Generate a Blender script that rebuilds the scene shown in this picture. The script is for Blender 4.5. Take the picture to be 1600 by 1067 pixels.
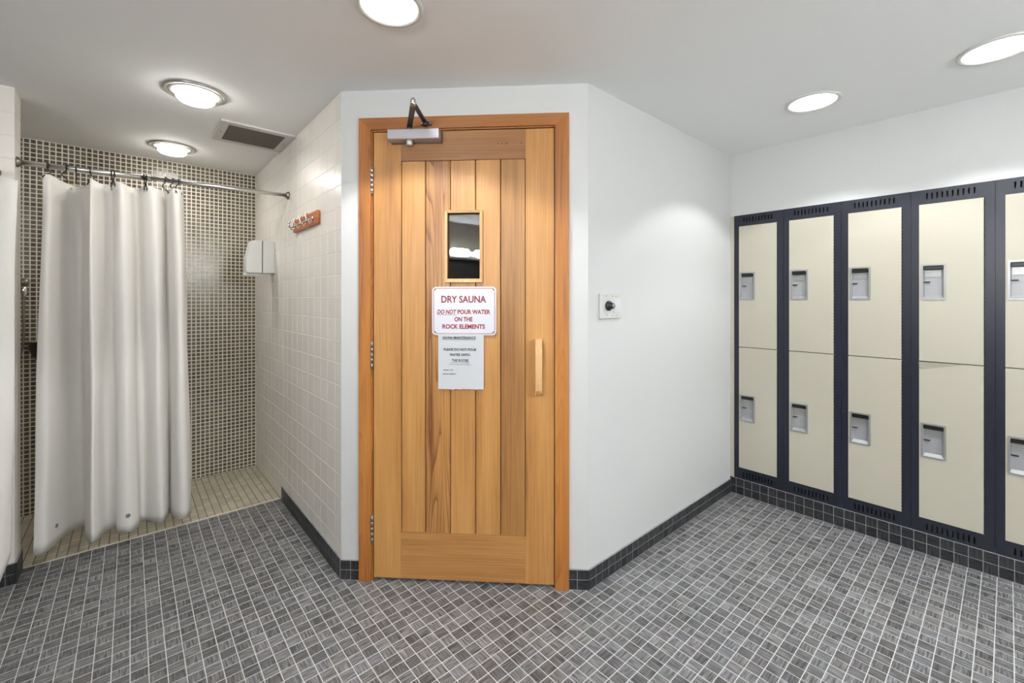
import bpy, bmesh, math, random
from mathutils import Vector, Matrix
random.seed(7)
for o in list(bpy.data.objects): bpy.data.objects.remove(o, do_unlink=True)
SC = bpy.context.scene
COL = SC.collection
PI = math.pi

# ------------------------------------------------------------------ camera, world, exposure
H = 2.34                                   # ceiling height
CAM_Z = 1.3404
cam = bpy.data.cameras.new('camera'); cam.sensor_width = 36.0; cam.lens = 36.0 * 680.0 / 1600.0
cam.shift_y = -65.5 / 1600.0; cam.clip_start = 0.02
cam_o = bpy.data.objects.new('camera', cam); COL.objects.link(cam_o)
cam_o.location = (0, 0, CAM_Z); cam_o.rotation_euler = (PI / 2, 0, math.radians(-41.25))
SC.camera = cam_o
w = bpy.data.worlds.new('world'); SC.world = w; w.use_nodes = True
w.node_tree.nodes['Background'].inputs[0].default_value = (0.8, 0.85, 0.9, 1)
w.node_tree.nodes['Background'].inputs[1].default_value = 0.02
vs = SC.view_settings
vs.view_transform = 'Standard'; vs.look = 'None'; vs.gamma = 1.0; vs.use_curve_mapping = False
vs.exposure = 0.2
DOWN_W = 36.0        # watts of a recessed downlight
SHOWER_W = 2.6
VANITY_L = 76.0      # radiance of a vanity lamp

# ------------------------------------------------------------------ plan of the room (metres)
XL = 0.7628          # face of the tiled wall on the left of the door
YB = 4.0078          # face of the shower back wall
BX, BY = 0.7628, 2.1132      # corner tiled wall / door wall
CX, CY = 1.5913, 1.2803      # corner door wall / right wall
XR = 3.148           # face of the lockers
YPAN = 3.236         # edge between dark floor and shower floor
XP = -0.410          # face of the shower partition
XW, YR = -1.80, -2.00        # far walls behind the camera
DT = (0.7053, -0.7089)
DANG = math.atan2(DT[1], DT[0])
DW = 1.1748

# ------------------------------------------------------------------ helpers
def lin(c):
    return tuple(((v / 255.0) / 12.92 if v / 255.0 <= 0.04045 else ((v / 255.0 + 0.055) / 1.055) ** 2.4) for v in c)

class MB:
    def __init__(self): self.v = []; self.f = []; self.s = []
    def add(self, vs_, fs_, smooth=False):
        b = len(self.v); self.v += [tuple(p) for p in vs_]
        for f in fs_: self.f.append(tuple(i + b for i in f)); self.s.append(smooth)
        return self
    def box(self, x0, x1, y0, y1, z0, z1):
        v = [(x, y, z) for z in (z0, z1) for y in (y0, y1) for x in (x0, x1)]
        return self.add(v, [(0, 2, 3, 1), (4, 5, 7, 6), (0, 1, 5, 4), (1, 3, 7, 5), (3, 2, 6, 7), (2, 0, 4, 6)])
    def rbox(self, x0, x1, y0, y1, z0, z1, r=0.003, seg=2):
        bm = bmesh.new(); bmesh.ops.create_cube(bm, size=1.0)
        for v in bm.verts:
            v.co = Vector(((x0 + x1) / 2 + v.co.x * (x1 - x0), (y0 + y1) / 2 + v.co.y * (y1 - y0), (z0 + z1) / 2 + v.co.z * (z1 - z0)))
        bmesh.ops.bevel(bm, geom=list(bm.edges), offset=r, segments=seg, profile=0.5, affect='EDGES')
        return self.bm(bm)
    def bm(self, bm, smooth=False):
        bm.verts.index_update()
        self.add([v.co[:] for v in bm.verts], [[v.index for v in f.verts] for f in bm.faces], smooth); bm.free(); return self
    def prism(self, poly, z0, z1):
        n = len(poly)
        v = [(p[0], p[1], z0) for p in poly] + [(p[0], p[1], z1) for p in poly]
        f = [tuple(reversed(range(n))), tuple(range(n, 2 * n))] + [(i, (i + 1) % n, n + (i + 1) % n, n + i) for i in range(n)]
        return self.add(v, f)
    def prism_axis(self, poly, a0, a1, axis):
        # poly in the two remaining axes, extruded along axis
        n = len(poly)
        def mk(p, a):
            return (a, p[0], p[1]) if axis == 0 else (p[0], a, p[1])
        v = [mk(p, a0) for p in poly] + [mk(p, a1) for p in poly]
        f = [tuple(range(n)), tuple(reversed(range(n, 2 * n)))] + [((i + 1) % n, i, n + i, n + (i + 1) % n) for i in range(n)]
        return self.add(v, f)
    def tube(self, pts, r, n=10, cap=True, rs=None):
        pts = [Vector(p) for p in pts]; rings = []
        t0 = (pts[1] - pts[0]).normalized()
        up = Vector((0, 0, 1)) if abs(t0.z) < 0.9 else Vector((1, 0, 0))
        a = t0.cross(up).normalized()
        vv = []
        for i, p in enumerate(pts):
            t = (pts[min(i + 1, len(pts) - 1)] - pts[max(i - 1, 0)]).normalized()
            a = (a - t * a.dot(t)).normalized(); b = t.cross(a)
            rr = rs[i] if rs else r
            vv += [p + (a * math.cos(2 * PI * k / n) + b * math.sin(2 * PI * k / n)) * rr for k in range(n)]
        ff = []
        for i in range(len(pts) - 1):
            for k in range(n):
                k2 = (k + 1) % n
                ff.append((i * n + k, i * n + k2, (i + 1) * n + k2, (i + 1) * n + k))
        self.add(vv, ff, True)
        if cap:
            b = len(self.v) - len(vv)
            self.f.append(tuple(b + k for k in reversed(range(n)))); self.s.append(False)
            self.f.append(tuple(b + (len(pts) - 1) * n + k for k in range(n))); self.s.append(False)
        return self
    def lathe(self, prof, n=40, c=(0, 0, 0), smooth=True, axis='z'):
        vv = []
        for r, z in prof:
            for k in range(n):
                x, y = r * math.cos(2 * PI * k / n), r * math.sin(2 * PI * k / n)
                if axis == 'z': vv.append((c[0] + x, c[1] + y, c[2] + z))
                elif axis == 'y': vv.append((c[0] + x, c[1] + z, c[2] + y))
                else: vv.append((c[0] + z, c[1] + x, c[2] + y))
        ff = []
        for i in range(len(prof) - 1):
            for k in range(n):
                k2 = (k + 1) % n
                ff.append((i * n + k, i * n + k2, (i + 1) * n + k2, (i + 1) * n + k))
        self.add(vv, ff, smooth)
        b = len(self.v) - len(vv)
        self.f.append(tuple(b + (len(prof) - 1) * n + k for k in range(n))); self.s.append(False)
        self.f.append(tuple(b + k for k in reversed(range(n)))); self.s.append(False)
        return self
    def mesh(self, name, m):
        me = bpy.data.meshes.new(name); me.from_pydata(self.v, [], self.f)
        me.polygons.foreach_set('use_smooth', self.s)
        bm = bmesh.new(); bm.from_mesh(me); bmesh.ops.recalc_face_normals(bm, faces=bm.faces); bm.to_mesh(me); bm.free()
        me.materials.append(m); me.update(); return me
    def build(self, name, m, parent=None, **kw):
        return obj(name, self.mesh(name, m), parent, **kw)

def obj(name, me, parent=None, loc=None, kind=None):
    o = bpy.data.objects.new(name, me); COL.objects.link(o)
    if parent: o.parent = parent
    if loc: o.location = loc
    if kind: o['kind'] = kind
    return o
def tag(o, label, cat, group=None):
    o['label'] = label; o['category'] = cat
    if group: o['group'] = group
    return o
def thing(name, loc, rz, label=None, cat=None, group=None, kind=None):
    o = bpy.data.objects.new(name, None); COL.objects.link(o)
    o.empty_display_size = 0.05; o.location = loc; o.rotation_euler = (0, 0, rz)
    if label: tag(o, label, cat, group)
    if kind: o['kind'] = kind
    return o

# ------------------------------------------------------------------ materials
def newmat(name):
    m = bpy.data.materials.new(name); m.use_nodes = True
    return m, m.node_tree, m.node_tree.nodes['Principled BSDF']
def N(nt, t, **kw):
    n = nt.nodes.new(t)
    for k, v in kw.items(): setattr(n, k, v)
    return n
def mat(name, c, rough=0.5, metal=0.0, bump=0.0, bscale=200.0, var=0.0, vscale=3.0, spec=0.5, coat=0.0):
    m, nt, p = newmat(name)
    col = (*lin(c), 1)
    p.inputs['Base Color'].default_value = col; p.inputs['Roughness'].default_value = rough
    p.inputs['Metallic'].default_value = metal; p.inputs['Specular IOR Level'].default_value = spec
    p.inputs['Coat Weight'].default_value = coat
    tc = N(nt, 'ShaderNodeTexCoord')
    if var:
        no = N(nt, 'ShaderNodeTexNoise'); no.inputs['Scale'].default_value = vscale; no.inputs['Detail'].default_value = 4
        nt.links.new(tc.outputs['Object'], no.inputs['Vector'])
        mr = N(nt, 'ShaderNodeMapRange'); mr.inputs['To Min'].default_value = 1 - var; mr.inputs['To Max'].default_value = 1 + var
        mr.inputs['From Min'].default_value = 0.3; mr.inputs['From Max'].default_value = 0.7
        nt.links.new(no.outputs['Fac'], mr.inputs['Value'])
        mx = N(nt, 'ShaderNodeVectorMath', operation='SCALE'); mx.inputs[0].default_value = col[:3]
        nt.links.new(mr.outputs[0], mx.inputs['Scale']); nt.links.new(mx.outputs[0], p.inputs['Base Color'])
    if bump:
        no = N(nt, 'ShaderNodeTexNoise'); no.inputs['Scale'].default_value = bscale; no.inputs['Detail'].default_value = 3
        nt.links.new(tc.outputs['Object'], no.inputs['Vector'])
        b = N(nt, 'ShaderNodeBump'); b.inputs['Strength'].default_value = bump; b.inputs['Distance'].default_value = 0.002
        nt.links.new(no.outputs['Fac'], b.inputs['Height']); nt.links.new(b.outputs[0], p.inputs['Normal'])
    return m
def emat(name, c, strength):
    m, nt, p = newmat(name)
    p.inputs['Base Color'].default_value = (*c, 1); p.inputs['Emission Color'].default_value = (*c, 1)
    p.inputs['Emission Strength'].default_value = strength
    return m
def tintmat(name, rough, gain=1.0, stripes=False, spec=0.5, bump=0.0):
    """glazed tile; the colour of each tile is stored per tile in the attribute 'tint'"""
    m, nt, p = newmat(name)
    at = N(nt, 'ShaderNodeAttribute', attribute_name='tint')
    p.inputs['Roughness'].default_value = rough; p.inputs['Specular IOR Level'].default_value = spec
    uv = N(nt, 'ShaderNodeUVMap', uv_map='UVMap')
    if stripes:
        mp = N(nt, 'ShaderNodeMapping'); mp.inputs['Scale'].default_value = (0.45, 5.2, 1)
        nt.links.new(uv.outputs[0], mp.inputs[0])
        no = N(nt, 'ShaderNodeTexNoise', noise_dimensions='2D'); no.inputs['Scale'].default_value = 1.6; no.inputs['Detail'].default_value = 3; no.inputs['Roughness'].default_value = 0.6
        nt.links.new(mp.outputs[0], no.inputs['Vector'])
        mr = N(nt, 'ShaderNodeMapRange'); mr.inputs['From Min'].default_value = 0.34; mr.inputs['From Max'].default_value = 0.68
        mr.inputs['To Min'].default_value = 0.4; mr.inputs['To Max'].default_value = 1.7
        nt.links.new(no.outputs['Fac'], mr.inputs['Value'])
        sc = N(nt, 'ShaderNodeVectorMath', operation='SCALE')
        nt.links.new(at.outputs['Color'], sc.inputs[0]); nt.links.new(mr.outputs[0], sc.inputs['Scale'])
        nt.links.new(sc.outputs[0], p.inputs['Base Color'])
        b = N(nt, 'ShaderNodeBump'); b.inputs['Strength'].default_value = 0.25; b.inputs['Distance'].default_value = 0.001
        nt.links.new(no.outputs['Fac'], b.inputs['Height']); nt.links.new(b.outputs[0], p.inputs['Normal'])
    else:
        nt.links.new(at.outputs['Color'], p.inputs['Base Color'])
        if bump:
            no = N(nt, 'ShaderNodeTexNoise'); no.inputs['Scale'].default_value = 2.0
            nt.links.new(uv.outputs[0], no.inputs['Vector'])
            b = N(nt, 'ShaderNodeBump'); b.inputs['Strength'].default_value = bump; b.inputs['Distance'].default_value = 0.003
            nt.links.new(no.outputs['Fac'], b.inputs['Height']); nt.links.new(b.outputs[0], p.inputs['Normal'])
    return m
def wood(name, dark, mid, light, axis='z', rough=0.42, vary=0.24, figure=0.06):
    m, nt, p = newmat(name)
    tc = N(nt, 'ShaderNodeTexCoord'); oi = N(nt, 'ShaderNodeObjectInfo')
    off = N(nt, 'ShaderNodeVectorMath', operation='SCALE'); off.inputs[0].default_value = (13.1, 7.7, 5.3)
    nt.links.new(oi.outputs['Random'], off.inputs['Scale'])
    ad = N(nt, 'ShaderNodeVectorMath', operation='ADD')
    nt.links.new(tc.outputs['Object'], ad.inputs[0]); nt.links.new(off.outputs[0], ad.inputs[1])
    def mapped(s_across, s_along):
        mp = N(nt, 'ShaderNodeMapping')
        mp.inputs['Scale'].default_value = (s_across, s_across, s_along) if axis == 'z' else (s_along, s_across, s_across)
        nt.links.new(ad.outputs[0], mp.inputs[0]); return mp
    n1 = N(nt, 'ShaderNodeTexNoise'); n1.inputs['Scale'].default_value = 1.0; n1.inputs['Detail'].default_value = 5; n1.inputs['Roughness'].default_value = 0.62
    nt.links.new(mapped(230, 3.0).outputs[0], n1.inputs['Vector'])          # fine straight grain
    n2 = N(nt, 'ShaderNodeTexNoise'); n2.inputs['Scale'].default_value = 1.0; n2.inputs['Detail'].default_value = 2
    nt.links.new(mapped(9, 0.9).outputs[0], n2.inputs['Vector'])           # broad bands
    wv = N(nt, 'ShaderNodeTexNoise'); wv.inputs['Scale'].default_value = 1.0; wv.inputs['Detail'].default_value = 1.0; wv.inputs['Distortion'].default_value = 0.3
    nt.links.new(mapped(8, 0.55).outputs[0], wv.inputs['Vector'])
    mul = N(nt, 'ShaderNodeMath', operation='MULTIPLY'); mul.inputs[1].default_value = 16.0
    nt.links.new(wv.outputs['Fac'], mul.inputs[0])
    fr = N(nt, 'ShaderNodeMath', operation='FRACT'); nt.links.new(mul.outputs[0], fr.inputs[0])
    pw = N(nt, 'ShaderNodeMath', operation='POWER'); pw.inputs[1].default_value = 5.0; nt.links.new(fr.outputs[0], pw.inputs[0])   # growth rings
    cr = N(nt, 'ShaderNodeValToRGB')
    cr.color_ramp.elements[0].position = 0.28; cr.color_ramp.elements[0].color = (*lin(dark), 1)
    cr.color_ramp.elements[1].position = 0.72; cr.color_ramp.elements[1].color = (*lin(light), 1)
    e = cr.color_ramp.elements.new(0.5); e.color = (*lin(mid), 1)
    mixf = N(nt, 'ShaderNodeMath', operation='ADD')
    a = N(nt, 'ShaderNodeMath', operation='MULTIPLY'); a.inputs[1].default_value = 0.5; nt.links.new(n1.outputs['Fac'], a.inputs[0])
    b = N(nt, 'ShaderNodeMath', operation='MULTIPLY'); b.inputs[1].default_value = 0.5; nt.links.new(n2.outputs['Fac'], b.inputs[0])
    nt.links.new(a.outputs[0], mixf.inputs[0]); nt.links.new(b.outputs[0], mixf.inputs[1])
    sb = N(nt, 'ShaderNodeMath', operation='MULTIPLY_ADD'); sb.inputs[1].default_value = -figure * 0.25
    nt.links.new(pw.outputs[0], sb.inputs[0]); nt.links.new(mixf.outputs[0], sb.inputs[2])
    nt.links.new(sb.outputs[0], cr.inputs['Fac'])
    mr = N(nt, 'ShaderNodeMapRange'); mr.inputs['To Min'].default_value = 1 - vary; mr.inputs['To Max'].default_value = 1 + vary * 0.5
    nt.links.new(oi.outputs['Random'], mr.inputs['Value'])
    sc = N(nt, 'ShaderNodeVectorMath', operation='SCALE'); nt.links.new(cr.outputs[0], sc.inputs[0]); nt.links.new(mr.outputs[0], sc.inputs['Scale'])
    nt.links.new(sc.outputs[0], p.inputs['Base Color'])
    p.inputs['Roughness'].default_value = rough
    bp = N(nt, 'ShaderNodeBump'); bp.inputs['Strength'].default_value = 0.15; bp.inputs['Distance'].default_value = 0.001
    nt.links.new(n1.outputs['Fac'], bp.inputs['Height']); nt.links.new(bp.outputs[0], p.inputs['Normal'])
    return m

M = {}
M['paint'] = mat('white_wall_paint', (200, 200, 198), 0.55, bump=0.06, bscale=260)
M['ceil'] = mat('ceiling_paint', (246, 246, 245), 0.75, bump=0.05, bscale=180)
M['grout_light'] = mat('pale_grout', (220, 213, 199), 0.85, var=0.05, vscale=9)
M['grout_wall'] = mat('white_grout', (228, 224, 216), 0.8)
M['grout_floor'] = mat('light_grey_grout', (200, 200, 198), 0.85, var=0.05, vscale=6)
M['grout_base'] = mat('dull_grey_grout', (146, 146, 148), 0.85, var=0.15, vscale=20)
M['grout_pan'] = mat('brownish_grout', (112, 104, 86), 0.9, var=0.1, vscale=12)
M['wtile'] = tintmat('glazed_wall_tile', 0.28, bump=0.05)
M['ftile'] = tintmat('streaked_floor_tile', 0.36, stripes=True)
M['mosaic'] = tintmat('glazed_mosaic', 0.2, bump=0.1)
M['pan'] = tintmat('matt_shower_floor_tile', 0.5, bump=0.1)
M['wood_v'] = wood('cedar_upright_grain', (128, 80, 40), (174, 123, 67), (197, 148, 88), 'z', vary=0.2)
M['wood_h'] = wood('cedar_level_grain', (128, 80, 40), (172, 121, 67), (190, 143, 86), 'x', vary=0.05)
M['wood_ring'] = wood('cedar_ring_figure', (116, 70, 33), (176, 125, 69), (197, 148, 88), 'z', vary=0.0, figure=0.9)
M['wood_top'] = wood('cedar_rail_grime_shade', (104, 64, 31), (144, 97, 53), (164, 118, 69), 'x', vary=0.02)  # darker top rail: grime and the downlight's falloff put into the colour
M['casing_v'] = wood('orange_cedar_upright', (124, 70, 28), (172, 108, 48), (194, 132, 66), 'z', vary=0.08, figure=0.4)
M['casing_h'] = wood('orange_cedar_level', (116, 66, 28), (156, 98, 46), (176, 118, 62), 'x', vary=0.05, figure=0.2)
M['wood_handle'] = wood('pale_handle_wood', (176, 130, 82), (214, 172, 118), (232, 198, 150), 'z', vary=0.05)
M['hookwood'] = wood('varnished_orange_wood', (128, 62, 18), (186, 104, 42), (208, 130, 62), 'x', rough=0.25, vary=0.0)
M['steel'] = mat('brushed_steel', (205, 203, 200), 0.28, 1.0)
M['chrome'] = mat('chrome', (220, 220, 220), 0.12, 1.0)
M['dull_steel'] = mat('dull_aged_steel', (150, 142, 132), 0.4, 1.0)
M['dark_steel'] = mat('dark_bronze_steel', (92, 82, 76), 0.38, 0.8)
M['alu'] = mat('silver_paint', (196, 196, 204), 0.3, 0.85)
M['black'] = mat('black_plastic', (16, 16, 18), 0.35)
M['blackwire'] = mat('black_wire', (20, 19, 18), 0.4, 0.3)
M['navy'] = mat('navy_black_enamel', (26, 29, 41), 0.34, bump=0.05, bscale=900)
M['navy_in'] = mat('dark_locker_inside', (10, 11, 14), 0.7)
M['cream'] = mat('cream_locker_enamel', (180, 174, 158), 0.42, bump=0.03, bscale=700, var=0.015, vscale=1.5)
M['zinc'] = mat('pressed_zinc', (160, 160, 157), 0.34, 0.55)
M['zinc_back'] = mat('grey_cup_back', (156, 156, 158), 0.4, 0.2)
M['glass'] = None
M['signwhite'] = mat('sign_white', (206, 207, 212), 0.3)
M['signred'] = mat('sign_red', (138, 10, 38), 0.4)
M['paper'] = mat('paper', (196, 197, 200), 0.8, bump=0.05, bscale=60)
M['ink'] = mat('black_ink', (40, 40, 42), 0.7)
M['plastic'] = mat('white_plastic', (212, 211, 206), 0.32)
M['plastic_grey'] = mat('greyish_plastic', (208, 207, 203), 0.35)
M['control'] = mat('off_white_enamel', (198, 198, 194), 0.3)
M['groove'] = mat('groove_shade_brown', (52, 32, 18), 0.8)  # shadow in the plank grooves, put into the backing colour
M['seal'] = mat('dark_rubber', (26, 24, 22), 0.6)
M['lens'] = emat('lit_opal_lens', (1.0, 1.0, 1.0), 6.0)
M['bowl'] = emat('lit_glass_bowl', (1.0, 0.975, 0.93), 20.0)
M['bulb'] = emat('fill_bulb', (0.93, 0.97, 1.0), VANITY_L)
M['bulb2'] = emat('lit_bulb_strong', (0.95, 0.98, 1.0), VANITY_L * 1.5)
M['grille'] = mat('dusty_brown_grille', (112, 103, 95), 0.6)
M['grille_hole'] = mat('duct_darkness', (28, 26, 24), 0.9)
M['weight'] = mat('grey_magnet', (120, 122, 124), 0.4)
def glassmat():
    m, nt, p = newmat('dark_window_glass')
    p.inputs['Base Color'].default_value = (0.5, 0.52, 0.55, 1); p.inputs['Roughness'].default_value = 0.0
    p.inputs['Transmission Weight'].default_value = 1.0; p.inputs['IOR'].default_value = 1.5
    return m
M['glass'] = glassmat()
def farmosaic():
    m, nt, p = newmat('dark_mosaic_far_wall')
    tc = N(nt, 'ShaderNodeTexCoord'); sp = N(nt, 'ShaderNodeSeparateXYZ'); cb = N(nt, 'ShaderNodeCombineXYZ')
    nt.links.new(tc.outputs['Object'], sp.inputs[0]); nt.links.new(sp.outputs['Y'], cb.inputs['X']); nt.links.new(sp.outputs['Z'], cb.inputs['Y'])
    br = N(nt, 'ShaderNodeTexBrick'); br.offset = 0.0
    br.inputs['Scale'].default_value = 1.0; br.inputs['Brick Width'].default_value = 0.028; br.inputs['Row Height'].default_value = 0.028; br.inputs['Mortar Size'].default_value = 0.0024
    br.inputs['Color1'].default_value = (*lin((74, 68, 60)), 1); br.inputs['Color2'].default_value = (*lin((92, 84, 72)), 1); br.inputs['Mortar'].default_value = (*lin((150, 145, 132)), 1)
    nt.links.new(cb.outputs[0], br.inputs['Vector']); nt.links.new(br.outputs['Color'], p.inputs['Base Color']); p.inputs['Roughness'].default_value = 0.3
    return m
M['farmosaic'] = farmosaic()
def clothmat():
    m, nt, p = newmat('white_curtain_cloth')
    p.inputs['Base Color'].default_value = (*lin((232, 228, 222)), 1); p.inputs['Roughness'].default_value = 0.75
    out = nt.nodes['Material Output']
    tr = N(nt, 'ShaderNodeBsdfTranslucent'); tr.inputs[0].default_value = (*lin((225, 220, 208)), 1)
    mx = N(nt, 'ShaderNodeMixShader'); mx.inputs[0].default_value = 0.05
    nt.links.new(p.outputs[0], mx.inputs[1]); nt.links.new(tr.outputs[0], mx.inputs[2]); nt.links.new(mx.outputs[0], out.inputs[0])
    tc = N(nt, 'ShaderNodeTexCoord'); no = N(nt, 'ShaderNodeTexNoise'); no.inputs['Scale'].default_value = 30; no.inputs['Detail'].default_value = 4
    nt.links.new(tc.outputs['Object'], no.inputs['Vector'])
    b = N(nt, 'ShaderNodeBump'); b.inputs['Strength'].default_value = 0.12; b.inputs['Distance'].default_value = 0.004
    nt.links.new(no.outputs['Fac'], b.inputs['Height']); nt.links.new(b.outputs[0], p.inputs['Normal'])
    return m
M['cloth'] = clothmat()

# ------------------------------------------------------------------ tiles
def tile_pts(w_, h_, t, c):
    a, b = w_ / 2, h_ / 2
    v = [(-a, -b, 0), (a, -b, 0), (a, b, 0), (-a, b, 0),
         (-a, -b, t - c), (a, -b, t - c), (a, b, t - c), (-a, b, t - c),
         (-a + c, -b + c, t), (a - c, -b + c, t), (a - c, b - c, t), (-a + c, b - c, t)]
    f = [(8, 9, 10, 11)]
    for i in range(4):
        j = (i + 1) % 4
        f += [(i, j, 4 + j, 4 + i), (4 + i, 4 + j, 8 + j, 8 + i)]
    return v, f
def set_attrs(me, uvs, tints):
    """uvs: one (u,v) per vertex; tints: one colour per vertex"""
    ul = me.uv_layers.new(name='UVMap'); ca = me.color_attributes.new('tint', 'FLOAT_COLOR', 'POINT')
    li = [0] * len(me.loops); me.loops.foreach_get('vertex_index', li)
    flat = []
    for i in li: flat += uvs[i]
    ul.data.foreach_set('uv', flat)
    fc = []
    for c in tints: fc += (c[0], c[1], c[2], 1.0)
    ca.data.foreach_set('color', fc)
def uv_of(pts, k, rot):
    r = []
    ou, ov = (k * 3.713) % 50.0, (k * 7.319) % 50.0
    for p in pts:
        u, v = p[0] / 0.05, p[1] / 0.05
        if rot: u, v = v, u
        r.append((u + ou, v + ov))
    return r
def axes(e1, e2, en):
    return Matrix(((e1[0], e2[0], en[0]), (e1[1], e2[1], en[1]), (e1[2], e2[2], en[2])))
_tile_cache = {}
def tile_obj(parent, c, R, w_, h_, t, ch, m, tint, k, rot=False, variants=24, name='tile'):
    key = (round(w_, 4), round(h_, 4), t, m.name, rot, k % variants, tuple(round(x, 2) for x in tint))
    me = _tile_cache.get(key)
    if me is None:
        v, f = tile_pts(w_, h_, t, ch)
        me = bpy.data.meshes.new(name); me.from_pydata(v, [], f)
        set_attrs(me, uv_of(v, k, rot), [tint] * 12); me.materials.append(m); _tile_cache[key] = me
    o = bpy.data.objects.new(name, me); COL.objects.link(o); o.parent = parent
    o.matrix_basis = Matrix.Translation(Vector(c)) @ R.to_4x4()
    return o
def tile_field(name, parent, items, R, t, ch, m):
    """items: (centre, w, h, tint, k, rot): many small tiles joined into one part"""
    V, F, U, T = [], [], [], []
    for c, w_, h_, tint, k, rot in items:
        v, f = tile_pts(w_, h_, t, ch); b = len(V); cv = Vector(c)
        V += [tuple(cv + R @ Vector(p)) for p in v]; F += [tuple(i + b for i in q) for q in f]
        U += uv_of(v, k, rot); T += [tint] * 12
    me = bpy.data.meshes.new(name); me.from_pydata(V, [], F); set_attrs(me, U, T); me.materials.append(m)
    o = obj(name, me, parent, kind='stuff')
    return o
R_FLOOR = axes((1, 0, 0), (0, 1, 0), (0, 0, 1))
R_NEGX = axes((0, -1, 0), (0, 0, 1), (-1, 0, 0))     # wall facing -X
R_POSX = axes((0, 1, 0), (0, 0, 1), (1, 0, 0))       # wall facing +X
R_NEGY = axes((1, 0, 0), (0, 0, 1), (0, -1, 0))      # wall facing -Y
R_DOOR = axes((DT[0], DT[1], 0), (0, 0, 1), (DT[1], -DT[0], 0))

# camera-facing size of a floor spot decides which tiles become single objects (the nearest in view)
CA = math.radians(41.25)
def view(x, y, z=0.0):
    d = x * math.sin(CA) + y * math.cos(CA); s = x * math.cos(CA) - y * math.sin(CA)
    if d <= 0.2: return None
    return 800 + 680 * s / d, 468 - 680 * (z - CAM_Z) / d, d

# ================================================================== STRUCTURE
def struct(name, mb, m, parent=None): return mb.build(name, m, parent, kind='structure')
# floor slab
floor = struct('floor', MB().box(XW - 0.1, XR + 0.5, YR - 0.1, YPAN, -0.12, -0.0007), M['grout_floor'])
PX, PY = 0.0509, 0.0498
def grey(): 
    g = 0.135 * random.uniform(0.72, 1.36); return (g * random.uniform(0.98, 1.05), g, g * random.uniform(0.97, 1.05))
def in_room(x, y):
    if x < XW or x > XR or y < YR or y > YPAN: return False
    if x < XL + 0.03: return True
    if y < CY + 0.03: return True
    return (x - CX) * 0.7089 + (y - CY) * 0.7053 < 0.05
cand = []
i0, i1 = int((XW - XL) / PX) - 1, int((XR - XL) / PX) + 1
j0, j1 = int((YR - CY) / PY) - 1, int((YPAN - CY) / PY) + 1
for i in range(i0, i1 + 1):
    for j in range(j0, j1 + 1):
        x0, x1 = XL + i * PX, min(XL + (i + 1) * PX, XR + 0.01)
        y0, y1 = CY + j * PY, min(CY + (j + 1) * PY, YPAN)
        x0 = max(x0, XW); y0 = max(y0, YR)
        if x1 - x0 < 0.008 or y1 - y0 < 0.008: continue
        if not any(in_room(a, b) for a in (x0, (x0 + x1) / 2, x1) for b in (y0, (y0 + y1) / 2, y1)): continue
        g = 0.0023
        c = ((x0 + x1) / 2, (y0 + y1) / 2, -0.006)
        cand.append((c, x1 - x0 - g, y1 - y0 - g, grey(), i * 131 + j * 17, (i + j) % 2 == 0))
def seen(c):
    v = view(c[0], c[1])
    if not v: return 9e9
    return v[2] if (-10 < v[0] < 1610 and v[1] < 1080) else 9e9
cand.sort(key=lambda q: seen(q[0]))
TINTS = [grey() for _ in range(10)]
for n, q in enumerate(cand[:300]):
    tile_obj(floor, q[0], R_FLOOR, round(q[1], 4), round(q[2], 4), 0.006, 0.0009, M['ftile'], TINTS[n % 10], q[4], q[5], variants=30)
tile_field('tile_field', floor, cand[300:], R_FLOOR, 0.006, 0.0009, M['ftile'])

# shower floor, beige mosaic
pan = struct('floor_shower', MB().box(XW - 0.1, XL + 0.1, YPAN, YB + 0.1, -0.12, -0.0010), M['grout_pan'])
MB().box(XW, XL, YPAN - 0.001, YPAN + 0.012, -0.02, 0.0005).build('edge_strip', M['grout_light'], pan)
items = []; PP = 0.0405
nx = int((XL - XW) / PP); ny = int((YB - YPAN - 0.012) / PP)
for i in range(nx + 1):
    for j in range(ny + 1):
        x1 = XL - i * PP; x0 = max(x1 - PP, XW); y0 = YPAN + 0.012 + j * PP; y1 = min(y0 + PP, YB)
        if x1 - x0 < 0.01 or y1 - y0 < 0.01: continue
        b = random.uniform(0.86, 1.1); t = tuple(v * b for v in lin((182, 174, 154)))
        items.append((((x0 + x1) / 2, (y0 + y1) / 2, -0.006), x1 - x0 - 0.004, y1 - y0 - 0.004, t, i * 31 + j * 7, False))
single = [q for q in items if q[0][0] > 0.27][:300]; rest = [q for q in items if q[0][0] <= 0.27]
PT = [tuple(v * b for v in lin((182, 174, 154))) for b in (0.86, 0.92, 0.97, 1.0, 1.04, 1.1)]
for n, q in enumerate(single):
    tile_obj(pan, q[0], R_FLOOR, round(q[1], 4), round(q[2], 4), 0.006, 0.001, M['pan'], random.choice(PT), q[4], False, variants=6)
tile_field('tile_field', pan, rest, R_FLOOR, 0.006, 0.001, M['pan'])

# ceiling
ceiling = struct('ceiling', MB().box(XW - 0.2, XR + 0.6, YR - 0.2, YB + 0.2, H, H + 0.12), M['ceil'])
# far walls
struct('wall_rear', MB().box(XW - 0.1, XR + 0.5, YR - 0.1, YR, 0, H), M['paint'])
struct('wall_side', MB().box(XW - 0.1, XW, YR, YB, 0, H), M['farmosaic'])
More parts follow.
